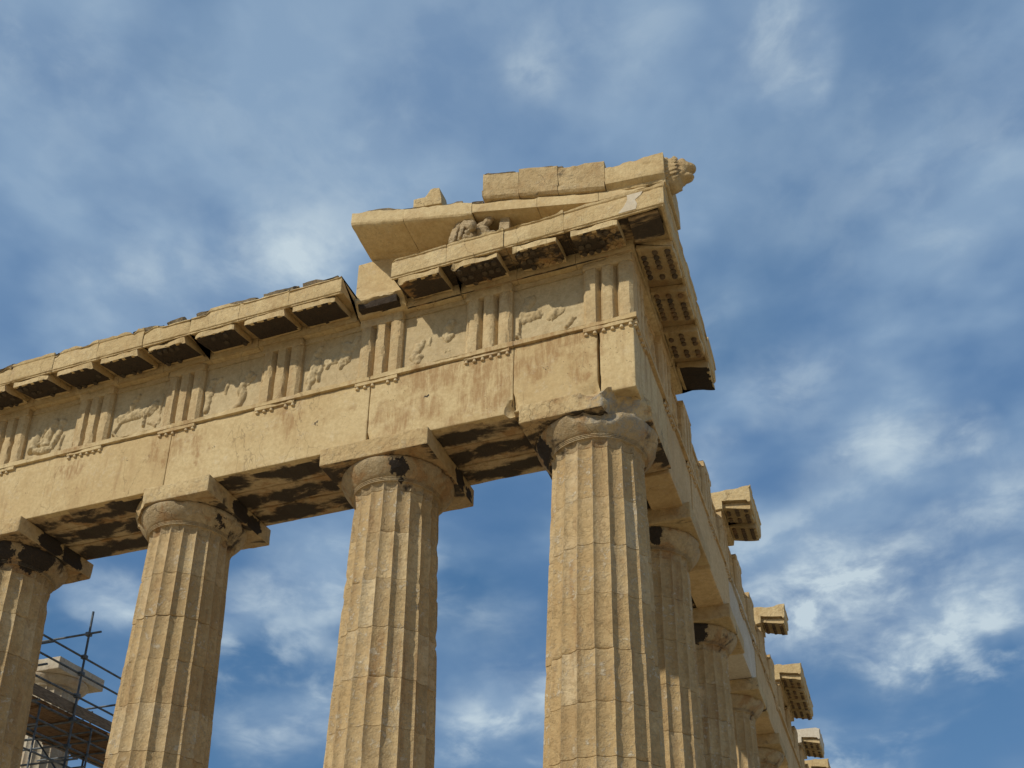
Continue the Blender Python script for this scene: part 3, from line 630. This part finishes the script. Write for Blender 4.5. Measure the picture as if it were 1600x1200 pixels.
# backing courses behind the frieze
for i in range(4):
    mb = MB(); stone_box(mb, (zj[i]+.01, .42, ZT-.09), (zj[i+1]-.01 if i < 3 else -.4, 1.6, ZF-.01), step=.4, chip=.06, seed=480+i); mb.build('backing_block', M_rake, EF)
for i in range(1, len(nj)-1):
    mb = MB(); stone_box(mb, (-1.5, nj[i]+.01, ZT-.09), (-.42, nj[i+1]-.01, ZF-.25), step=.4, chip=.06, seed=490+i); mb.build('backing_block', M_beamN, NF)

# ------------------------------------------------------------------ cornice

CORP = [(-.75, ZF+.003), (.055, ZF+.003), (.058, 13.35), (.62, 13.27), (.655, 13.215), (.70, 13.21), (.705, 13.235), (.722, 13.245), (.722, 13.585), (.738, 13.60), (.745, ZG), (-.75, ZG+.02)]
def cornice_block(side, a, b, root, seed, mat=None, m0=0.0, m1=0.0, rag=.03, bites=(), label=None, top=0.0, white=False):
    mb = MB(); P_ = [(p, z+(top if z > 13.5 else 0)) for p, z in CORP]
    stone_prism(mb, P_, side, a+(.003 if not m0 else 0), b-(.003 if not m1 else 0), step=.10, chip=.030, amp=.006, seed=seed, mit0=m0, mit1=m1, ragtop=rag, bites=bites)
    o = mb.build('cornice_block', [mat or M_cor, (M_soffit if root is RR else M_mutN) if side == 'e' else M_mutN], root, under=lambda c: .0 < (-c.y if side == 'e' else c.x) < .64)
    if label: o['label'] = label
    return o
_g = MB(); cyl(_g, (0, 0, -.012), (0, 0, .03), .046, 12, .052); GUT = _g.build('gutta', M_soffit); COL.objects.unlink(GUT)
GUTM = {}
for _m in (M_mutR, M_mutE, M_mutN):
    _d = GUT.data.copy(); _d.materials.clear(); _d.materials.append(M_gut if _m is M_mutN else _m); GUTM[_m.name] = _d
def mutule(side, a, b, part, root, seed, mat, gut=True, miss=.2, bites=()):
    rng = random.Random(seed)
    z0, z1 = 13.225, 13.075
    mb = MB(); stone_prism(mb, [(.060, 13.34), (.060, z0), (.665, z1), (.692, z1+.01), (.692, 13.20), (.64, 13.265)], side, a, b, step=.07, chip=.035, amp=.006, seed=seed, fine=.09, bites=bites)
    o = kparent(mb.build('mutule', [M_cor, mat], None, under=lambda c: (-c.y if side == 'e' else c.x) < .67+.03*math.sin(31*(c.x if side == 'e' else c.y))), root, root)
    if gut:
        for i in range(6):
            for j in range(3):
                if rng.random() < miss: continue
                s = a+.09+(b-a-.18)*i/5; p = .15+.21*j+.01; z = z0+(z1-z0)*(p-.06)/.605
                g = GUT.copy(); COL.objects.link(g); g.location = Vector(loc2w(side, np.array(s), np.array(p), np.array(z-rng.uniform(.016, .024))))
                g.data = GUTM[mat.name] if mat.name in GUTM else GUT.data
                kparent(g, o, root)
    return o
def via(i): return C2 - IX/4 - (IX/2)*0 - IX/2*0 + 0*i
# mutule centres along the front: over every triglyph and every metope
tc_ = [(a+b)/2 for a, b in tfront]
mc_ = []
for i in range(len(tc_)-1): mc_ += [tc_[i], (tfront[i][0]+tfront[i+1][1])/2]
mc_.append(tc_[-1])
vias = [(mc_[i]+mc_[i+1])/2 for i in range(len(mc_)-1)]       # between mutules
LR = thing('cornice', 'left run of overhanging cornice blocks with blackened undersides, ending at the gap', 'cornice', (-9, -.3, ZF))
RR = thing('cornice', 'corner run of overhanging cornice blocks, under the lion head, turning onto the flank', 'cornice', (-1, -.3, ZF))
W_ = .845
# right run: mutules 0..3; left run: mutules 5..
ends = [0.0] + vias
for k in range(4):
    a = vias[k] if k < 3 else vias[3]+.0; b = .0 if k == 0 else vias[k-1]
    if k == 0: o = cornice_block('e', a, 0.0, RR, 500, m1=1.0, rag=.02)
    else: o = cornice_block('e', a, b, RR, 500+k, rag=.05, bites=[((-2.6, -.85, 13.13), .18)] if k == 2 else ())
    c = mc_[k]; wid = W_ if k % 2 == 0 else .80
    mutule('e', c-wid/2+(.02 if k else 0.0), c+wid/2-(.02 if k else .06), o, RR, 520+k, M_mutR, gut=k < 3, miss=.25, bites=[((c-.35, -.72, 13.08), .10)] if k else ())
for k in range(5, len(mc_)-1):
    a, b = vias[k], vias[k-1]
    if k == 5: b = -5.09
    o = cornice_block('e', a, b, LR, 500+k, rag=.13, top=random.Random(k).uniform(-.02, .03), bites=[((vias[6]+.05, -.80, 13.72), .16)] if k in (6, 7) else ())
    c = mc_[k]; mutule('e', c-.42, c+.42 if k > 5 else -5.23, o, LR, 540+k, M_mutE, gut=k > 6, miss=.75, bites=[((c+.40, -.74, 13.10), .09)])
mb = MB(); stone_box(mb, (.10, -.61, 13.205), (.60, -.10, 13.30), step=.08, r=.015, chip=.03, amp=.012, seed=571)
kparent(mb.build('corner_panel', M_soffit, None), RR, RR)
pg = [(.125, 13.656), (.40, 13.63), (.354, 13.54), (.257, 13.463), (.29, 13.37), (.265, 13.262), (-.024, 13.262), (.075, 13.39), (.131, 13.50)]
mb = MB(); nn = len(pg); mb.add([(x, -.728, z) for x, z in pg]+[(x, -.69, z) for x, z in pg], [list(range(nn)), list(range(nn, 2*nn))]+[[i, (i+1) % nn, nn+(i+1) % nn, nn+i] for i in range(nn)])
o = kparent(mb.build('repair_patch', M_white, None, smooth=False), RR, RR); o['label'] = 'irregular new white marble patch'
rg = random.Random(77)
x_ = -5.2
while x_ > -15:
    w_ = rg.uniform(.35, .8); 
    mb = MB(); stone_prism(mb, [(-.3, 13.60), (.69, 13.60), (.72, 13.68), (.66, 13.715+rg.uniform(0, .035)), (-.3, 13.72)], 'e', x_-w_, x_, step=.08, chip=.05, amp=.015, seed=int(-x_*31), fine=.08, ragtop=.06)
    kparent(mb.build('top_slab', M_grime, None), LR, LR); x_ -= w_+rg.uniform(.02, .35)
# the stub where one block has lost its overhang
BR = thing('broken_cornice_block', 'broken cornice block filling the gap under the upright tympanum stone', 'stone block', (-4.6, 0, ZF))
mb = MB(); stone_prism(mb, [(-.75, ZF+.003), (.12, ZF+.003), (.18, 13.28), (.30, 13.34), (.26, 13.45), (.10, 13.62), (-.06, 13.70), (-.75, 13.70)], 'e', -5.07, -4.10, step=.06, chip=.09, amp=.035, seed=560, fine=.06)
kparent(mb.build('stub', M_rake, None), BR, BR)
mb = MB(); stone_prism(mb, [(.0, 13.27), (.02, 13.16), (.27, 13.15), (.29, 13.27)], 'e', -4.98, -4.2, step=.06, chip=.06, amp=.02, seed=561, fine=.06)
kparent(mb.build('mutule', M_mutE, None), BR, BR)
# flank run round the corner
for k in range(4):
    a = 0.0 if k == 0 else -vias[k-1]; b = -vias[k] if k < 3 else 3.92
    o = cornice_block('n', a, b, RR, 580+k, mat=M_cor, m0=-1.0 if k == 0 else 0.0, rag=.02 if k < 2 else .05, bites=[((.75, 3.9, 13.75), .22)] if k == 3 else ())
    c = -mc_[k]; wid = W_
    mutule('n', c-wid/2+.06, c+wid/2-.03 if k < 3 else c+.36, o, RR, 590+k, M_mutN if k < 3 else M_mutE, miss=.03 if k < 2 else .3, gut=k < 3)
# isolated cornice blocks further down the flank
gC = 'lone cornice blocks along the flank wall'
iso = [(8.35, 10.15, 'nearest lone cornice block jutting from the flank wall, pale band across its sunlit end', .30, M_cor),
       (14.75, 15.75, 'small squared lone cornice block, second along the flank wall', .24, M_cor),
       (19.0, 23.0, 'longest lone cornice stretch with rough rounded sunlit end, third along the flank wall', .12, M_cor),
       (25.3, 27.3, 'pale patched lone cornice block, fourth along the flank wall', .0, M_white),
       (28.9, 31.2, 'farthest cornice block at the bottom of the flank wall', .0, M_cor)]
for i, (a, b, lb, up_, mt_) in enumerate(iso):
    T = thing('cornice_stone', lb, 'cornice block', (.3, (a+b)/2, ZF), gC)
    nb = max(1, round((b-a)/1.07)); w = (b-a)/nb
    for k in range(nb):
        bt = [((.76, a-.05, 13.78), .13), ((.3, a-.1, 13.78), .14)] if k == 0 else ()
        o = cornice_block('n', a+k*w, a+(k+1)*w, T, 620+i*9+k, mat=mt_, rag=.05, bites=bt)
        mutule('n', a+k*w+.12, a+(k+1)*w-.10, o, T, 660+i*9+k, M_mutN, miss=.15)

# ------------------------------------------------------------------ pediment corner
RK = thing('raking_cornice', 'long sloping cornice slabs overhanging the pediment corner, jagged left end', 'cornice', (-2.5, -.3, 14.2))
rj = [-5.02, -3.95, -2.62, -1.42, -.35, .62]
RP = [(-1.0, -.02), (-1.0, -.40), (-.10, -.40), (.02, -.385), (.66, -.335), (.70, -.315), (.722, -.28), (.722, -.02), (.70, 0.0)]
for i in range(5):
    b_ = [((-5.10, -.80, 15.16), .26), ((-5.15, -.35, 14.72), .22)] if i == 0 else [((rj[i]+.0, -.80, 15.055-.252*(rj[i]+4.86)+.03), .12)]
    P_ = RP if i < 2 else [(p, max(z, -.27)) for p, z in RP]
    mb = MB(); stone_prism(mb, P_, 'e', rj[i]+.004, rj[i+1]-.004, step=.09, chip=.028, amp=.010, seed=700+i, shear=-.252, sref=-4.86, fine=.10, bites=b_, ragtop=.05)
    for v in mb.v: v[:, 2] += 15.055; v[:, 2] = np.maximum(v[:, 2], ZG+.012)
    kparent(mb.build('slab', M_rake, None), RK, RK)
SM = thing('gutter_course', 'upright gutter stones on the sloping cornice, carrying the lion head at the corner', 'gutter', (-1, -.5, 14.5))
sj = [-2.40, -1.73, -1.03, -.22]
for i in range(3):
    P_ = [(.40, .004), (.76, .004), (.80, .04), (.815, .15), (.76, .17), (.765, .20), (.80, .58), (.78, .62), (.55, .62), (.45, .30)]
    mb = MB(); stone_prism(mb, P_, 'e', sj[i]+.004, sj[i+1]-.004, step=.07, chip=.03, amp=.010, seed=720+i, shear=-.265, sref=-2.4, fine=.09, ragtop=.06, bites=[((-.15, -.75, 14.62), .16)] if i == 2 else [((-1.73, -.80, 15.0), .07)])
    for v in mb.v: v[:, 2] += 14.40
    kparent(mb.build('gutter_stone', M_sima, None), SM, SM)
# corner gutter stone (its top rises towards the corner)
P_ = [(.30, 0.0), (.70, 0.0), (.72, .05), (.80, .10), (.81, .17), (.775, .20), (.79, .40), (.80, .55), (.60, .56), (.35, .30)]
mb = MB(); stone_prism(mb, P_, 'e', -.21, .76, step=.06, chip=.04, amp=.012, seed=731, shear=0, fine=.08, bites=[((-.30, -.82, 14.36), .32), ((.1, -.95, 13.93), .17)])
for v in mb.v:
    s = (v[:, 0]+.21)/.97; v[:, 2] += 13.70 + (1-s)*.10*(v[:, 2] < .2) + s*0.0
kparent(mb.build('corner_stone', M_rake, None), SM, SM)
mb = MB(); stone_box(mb, (.30, -.62, 13.70), (.79, .36, 14.20), step=.08, chip=.05, amp=.012, seed=733, bites=[((.8, .45, 14.25), .22)])
kparent(mb.build('return_stone', M_cor, None), SM, SM)
mb = MB()
stone_box(mb, (-.9, -.55, 13.68), (.4, .1, 13.78), step=.15, chip=.03, seed=735)
kparent(mb.build('bedding_slab', M_soffit, None), SM, SM)

def blobmesh(items, voxel, mat, name, root=None, smooth=4, disp=.012, dscale=.12, cuts=()):
    """a sculpted body: ellipsoids fused by a voxel remesh into one continuous surface"""
    mb = MB()
    for (c, r, rotz, roty) in items:
        bm = bmesh.new(); bmesh.ops.create_icosphere(bm, subdivisions=3, radius=1.0)
        M_ = Matrix.Translation(c) @ Matrix.Rotation(rotz, 4, 'Z') @ Matrix.Rotation(roty, 4, 'Y') @ Matrix.Diagonal((*r, 1))
        bmesh.ops.transform(bm, matrix=M_, verts=bm.verts)
        mb.add([list(v.co) for v in bm.verts], [[v.index for v in f.verts] for f in bm.faces]); bm.free()
    o = mb.build(name, mat, None)
    if root: kparent(o, root, root)
    md = o.modifiers.new('fuse', 'REMESH'); md.mode = 'VOXEL'; md.voxel_size = voxel; md.use_smooth_shade = True
    md = o.modifiers.new('soften', 'SMOOTH'); md.iterations = smooth; md.factor = .5
    tx = bpy.data.textures.new('wear', 'CLOUDS'); tx.noise_scale = dscale; tx.noise_depth = 3
    md = o.modifiers.new('wear', 'DISPLACE'); md.texture = tx; md.strength = disp; md.mid_level = .5; md.texture_coords = 'GLOBAL'
    return o
# lion head waterspout, looking outward (+x) from the corner
hx, hy, hz = .88, -.45, 14.06
it = [((hx-.12, hy, hz), (.15, .20, .24), 0, 0), ((hx-.06, hy, hz+.02), (.15, .185, .20), 0, 0), ((hx-.03, hy, hz-.13), (.13, .13, .13), 0, 0),
      ((hx+.06, hy, hz+.035), (.15, .135, .145), 0, rad(10)), ((hx+.12, hy, hz+.04), (.12, .11, .10), 0, rad(14)),
      ((hx+.175, hy, hz+.04), (.095, .085, .065), 0, rad(12)),                                     # muzzle
      ((hx+.13, hy, hz-.10), (.11, .08, .048), 0, rad(6)), ((hx+.04, hy, hz-.10), (.13, .11, .07), 0, 0),   # jaw
      ((hx+.08, hy-.07, hz-.02), (.085, .05, .11), 0, 0), ((hx+.08, hy+.07, hz-.02), (.085, .05, .11), 0, 0),
      ((hx+.11, hy-.07, hz+.125), (.05, .035, .028), 0, rad(25)), ((hx+.11, hy+.07, hz+.125), (.05, .035, .028), 0, rad(25)),
      ((hx+.02, hy-.13, hz+.14), (.03, .022, .035), 0, 0), ((hx+.02, hy+.13, hz+.14), (.03, .022, .035), 0, 0)]
for k in range(24):
    a = rad(-165+k*14.3); it.append(((hx-.03, hy+.175*math.sin(a), hz-.0+.205*math.cos(a)), (.10, .010, .028), 0, 0)); it.append(((hx-.12, hy+.195*math.sin(a+.12), hz+.235*math.cos(a+.12)), (.07, .012, .028), 0, 0))
it = [((hx+(c[0]-hx)*1.3, hy+(c[1]-hy)*1.3, hz+(c[2]-hz)*1.3), tuple(q*1.3 for q in r), a, b) for c, r, a, b in it]
lh = blobmesh(it, .010, M_sima, 'lion_head', SM, smooth=2, disp=.014, dscale=.05)
lh['label'] = 'open mouthed lion head waterspout'

# horse head sculpture lying in the pediment angle
HS = thing('horse_sculpture', 'weathered horse head sculpture lying in the pediment angle on the cornice', 'sculpture', (-2.6, -.45, ZG))
it = [((-2.98, -.42, 13.98), (.17, .17, .34), 0, rad(12)), ((-2.86, -.46, 14.12), (.16, .14, .24), 0, rad(-18)), ((-3.04, -.40, 13.82), (.12, .14, .18), 0, 0),
      ((-2.74, -.56, 14.10), (.16, .09, .10), 0, rad(30)), ((-2.66, -.64, 14.00), (.13, .085, .085), 0, rad(50)), ((-2.60, -.73, 13.90), (.085, .075, .10), 0, rad(20)),
      ((-2.58, -.80, 13.80), (.055, .06, .07), 0, 0), ((-2.66, -.76, 13.74), (.05, .05, .045), 0, rad(30)), ((-2.78, -.58, 14.24), (.022, .025, .07), 0, rad(25)), ((-2.69, -.60, 14.22), (.022, .025, .06), 0, rad(-5)),
      ((-2.50, -.56, 14.00), (.17, .07, .075), 0, rad(-20)), ((-2.38, -.55, 14.08), (.12, .065, .075), 0, rad(-45)), ((-2.29, -.55, 14.20), (.05, .055, .14), 0, rad(12)), ((-2.26, -.55, 14.33), (.028, .035, .08), 0, rad(15)),
      ((-2.44, -.60, 13.86), (.12, .07, .09), 0, rad(15)), ((-2.72, -.50, 13.85), (.22, .12, .10), 0, 0), ((-2.40, -.52, 13.78), (.22, .12, .07), 0, 0), ((-2.84, -.62, 13.95), (.04, .03, .20), 0, rad(18)), ((-2.94, -.60, 13.98), (.03, .03, .24), 0, rad(14))]
kparent(blobmesh(it, .012, M_sculpt, 'horse_head', None, smooth=1, disp=.045, dscale=.07), HS, HS)
mb = MB(); stone_box(mb, (-2.17, -.56, ZG+.0), (-1.97, -.36, 14.15), step=.05, chip=.09, amp=.02, seed=777, bites=[((-2.19, -.6, 14.2), .10)])
kparent(mb.build('hoof_fragment', M_sculpt, None), HS, HS)

# upright stone of the tympanum and the courses behind
TY = MB(); stone_box(TY, (-5.28, .10, ZG+.06), (-4.20, .80, 14.66), step=.12, chip=.02, amp=.006, seed=780)
o = TY.build('tympanum_stone', M_rake); tag(o, 'plain upright square block carrying the jagged left end of the sloping cornice', 'stone block')
TB = thing('tympanum_wall', 'recessed tympanum wall slabs in shadow behind the horse sculpture', 'wall', (-3, .8, ZG))
for i, (a, b, h) in enumerate(((-4.18, -3.0, 14.40), (-2.98, -1.9, 14.10), (-1.88, -.9, 13.82))):
    mb = MB(); stone_prism(mb, [(-1.0, ZG+.03), (-.72, ZG+.03), (-.72, h), (-1.0, h)], 'e', a, b, step=.15, seed=785+i, fine=.2, shear=0)
    kparent(mb.build('slab', M_rake, None), TB, TB)
for (x0_, x1_) in ((-4.80, -4.0), (-3.98, -3.72), (-3.10, -2.80), (-2.72, -2.42)):
    mb = MB(); stone_prism(mb, [(.30, -.05), (.70, -.05), (.715, .02), (.66, .045), (.30, .05)], 'e', x0_, x1_, step=.07, chip=.03, amp=.012, seed=int(-x0_*50), shear=-.252, sref=-4.86, fine=.08, ragtop=.04)
    for v in mb.v: v[:, 2] += 15.055
    kparent(mb.build('top_slab', M_grime, None), RK, RK)
for (x0_, x1_) in ((-2.38, -1.80), (-1.55, -.95), (-.55, -.24)):
    mb = MB(); stone_prism(mb, [(.50, .58), (.775, .58), (.785, .63), (.72, .66), (.50, .66)], 'e', x0_, x1_, step=.07, chip=.03, amp=.012, seed=int(-x0_*50)+3, shear=-.265, sref=-2.4, fine=.08, ragtop=.04)
    for v in mb.v: v[:, 2] += 14.40
    kparent(mb.build('top_slab', M_grime, None), SM, SM)
# loose stone on the sloping cornice
LS = MB()
zc = lambda x: 15.055-.252*(x+4.86)
stone_box(LS, (-3.78, -.70, 14.76), (-3.22, -.38, 14.97), step=.05, chip=.05, amp=.015, seed=790)
V = LS.v[0]; s = sstep(V[:, 0], -3.56, -3.42)*sstep(V[:, 2], 14.87, 14.96); V[:, 2] += s*.19 - .14*(V[:, 0]+3.78); V[:, 0] += -.05*s*(V[:, 0] > -3.3)
o = LS.build('stone_fragment', M_cor); tag(o, 'small loose stone with a raised knob lying on the sloping cornice', 'stone')

# ------------------------------------------------------------------ inner porch column and scaffold
column(-18.0, 7.28, 'new white marble column behind the scaffold inside the temple', None, Rb=.80, Rt=.64, H=9.72, seed=91, res=2, base=.5, mats=(M_porch, M_porch, M_porch), hw=.86, zt=10.46, absteps=.2)
SF = thing('scaffold', 'steel tube scaffold with timber deck seen between the two left columns', 'scaffold', (-15.6, 6, 0))
def tube(a, b, r=.027):
    mb = MB(); cyl(mb, a, b, r, 8); return kparent(mb.build('tube', M_tube, None), SF, SF)
X0, X1 = -14.6, -16.3
for z in (9.78, 9.35, 8.79): tube((X0, 2.2, z), (X0, 9.2, z))
tube((X0, 2.2, 8.20), (X0, 9.2, 8.20), .03)
for z in (7.85, 7.54, 7.10, 6.6): tube((X0, 2.4, z), (X0, 9.2, z))
for z in (9.35, 8.20, 7.10): tube((X1, 2.2, z), (X1, 9.2, z))
for y in (4.62, 7.0, 9.0):
    tube((X0+.05, y, -.0), (X0+.05, y, 10.98 if y < 5 else 9.0)); tube((X1, y, 0.0), (X1, y, 9.5))
for y, z in ((4.6, 10.38), (3.3, 9.55), (3.2, 8.95), (3.2, 8.1), (4.55, 8.11), (5.8, 8.11), (4.6, 7.2), (5.9, 7.0), (3.25, 7.55), (3.25, 7.2), (5.7, 8.95)):
    tube((X1-1.5, y, z), (X0+.42, y, z))
for z in (10.38, 9.78, 9.35, 8.79, 8.20, 7.54):
    mb = MB(); stone_box(mb, (X0-.03, 4.57, z-.05), (X0+.10, 4.68, z+.05), step=.1, chip=0, amp=0); kparent(mb.build('coupler', M_tube, None), SF, SF)
for (a, b) in (((X0+.08, 5.9, 6.2), (X0+.08, 7.0, 8.2)), ((X0+.08, 4.7, 6.2), (X0+.08, 7.0, 8.2)), ((X1, 3.0, 6.2), (X1, 4.62, 8.2)), ((X0, 3.4, 7.1), (X1, 3.4, 8.2)), ((X0, 5.3, 6.4), (X1, 5.3, 8.2))): tube(a, b, .024)
for y in (3.6, 5.25): tube((X0+.05, y, 0), (X0+.05, y, 8.2), .024)
for z in (7.95, 7.10, 6.4):
    for y in (5.0, 6.3): tube((X1-.8, y, z+.05), (X0+.3, y, z+.05), .024)
for i in range(6):
    x = X0-.30-.25*i
    mb = MB(); stone_box(mb, (x-.235, 4.3, 6.86), (x, 9.0, 6.90), step=1.2, r=.003, chip=.0, amp=.004, seed=840+i); kparent(mb.build('plank', M_plank, None), SF, SF)
# deck of planks and toe boards
for i in range(8):
    x = X0-.05-.25*i
    mb = MB(); stone_box(mb, (x-.235, 2.3, 8.30), (x, 9.1, 8.345), step=1.2, r=.003, chip=.0, amp=.004, seed=800+i); kparent(mb.build('plank', M_plank, None), SF, SF)
mb = MB(); stone_box(mb, (X0-.02, 2.3, 8.35), (X0+.02, 9.1, 8.60), step=.8, r=.004, chip=0, amp=.003, seed=810); kparent(mb.build('toe_board', M_fascia, None), SF, SF)
for y in (2.9, 3.9, 4.9, 5.9, 6.9):
    mb = MB(); stone_box(mb, (X1-.3, y-.05, 8.235), (X0+.05, y+.05, 8.295), step=.8, r=.004, chip=0, amp=.003, seed=811); kparent(mb.build('bearer', M_plank, None), SF, SF)

bpy.data.objects.remove(GUT)
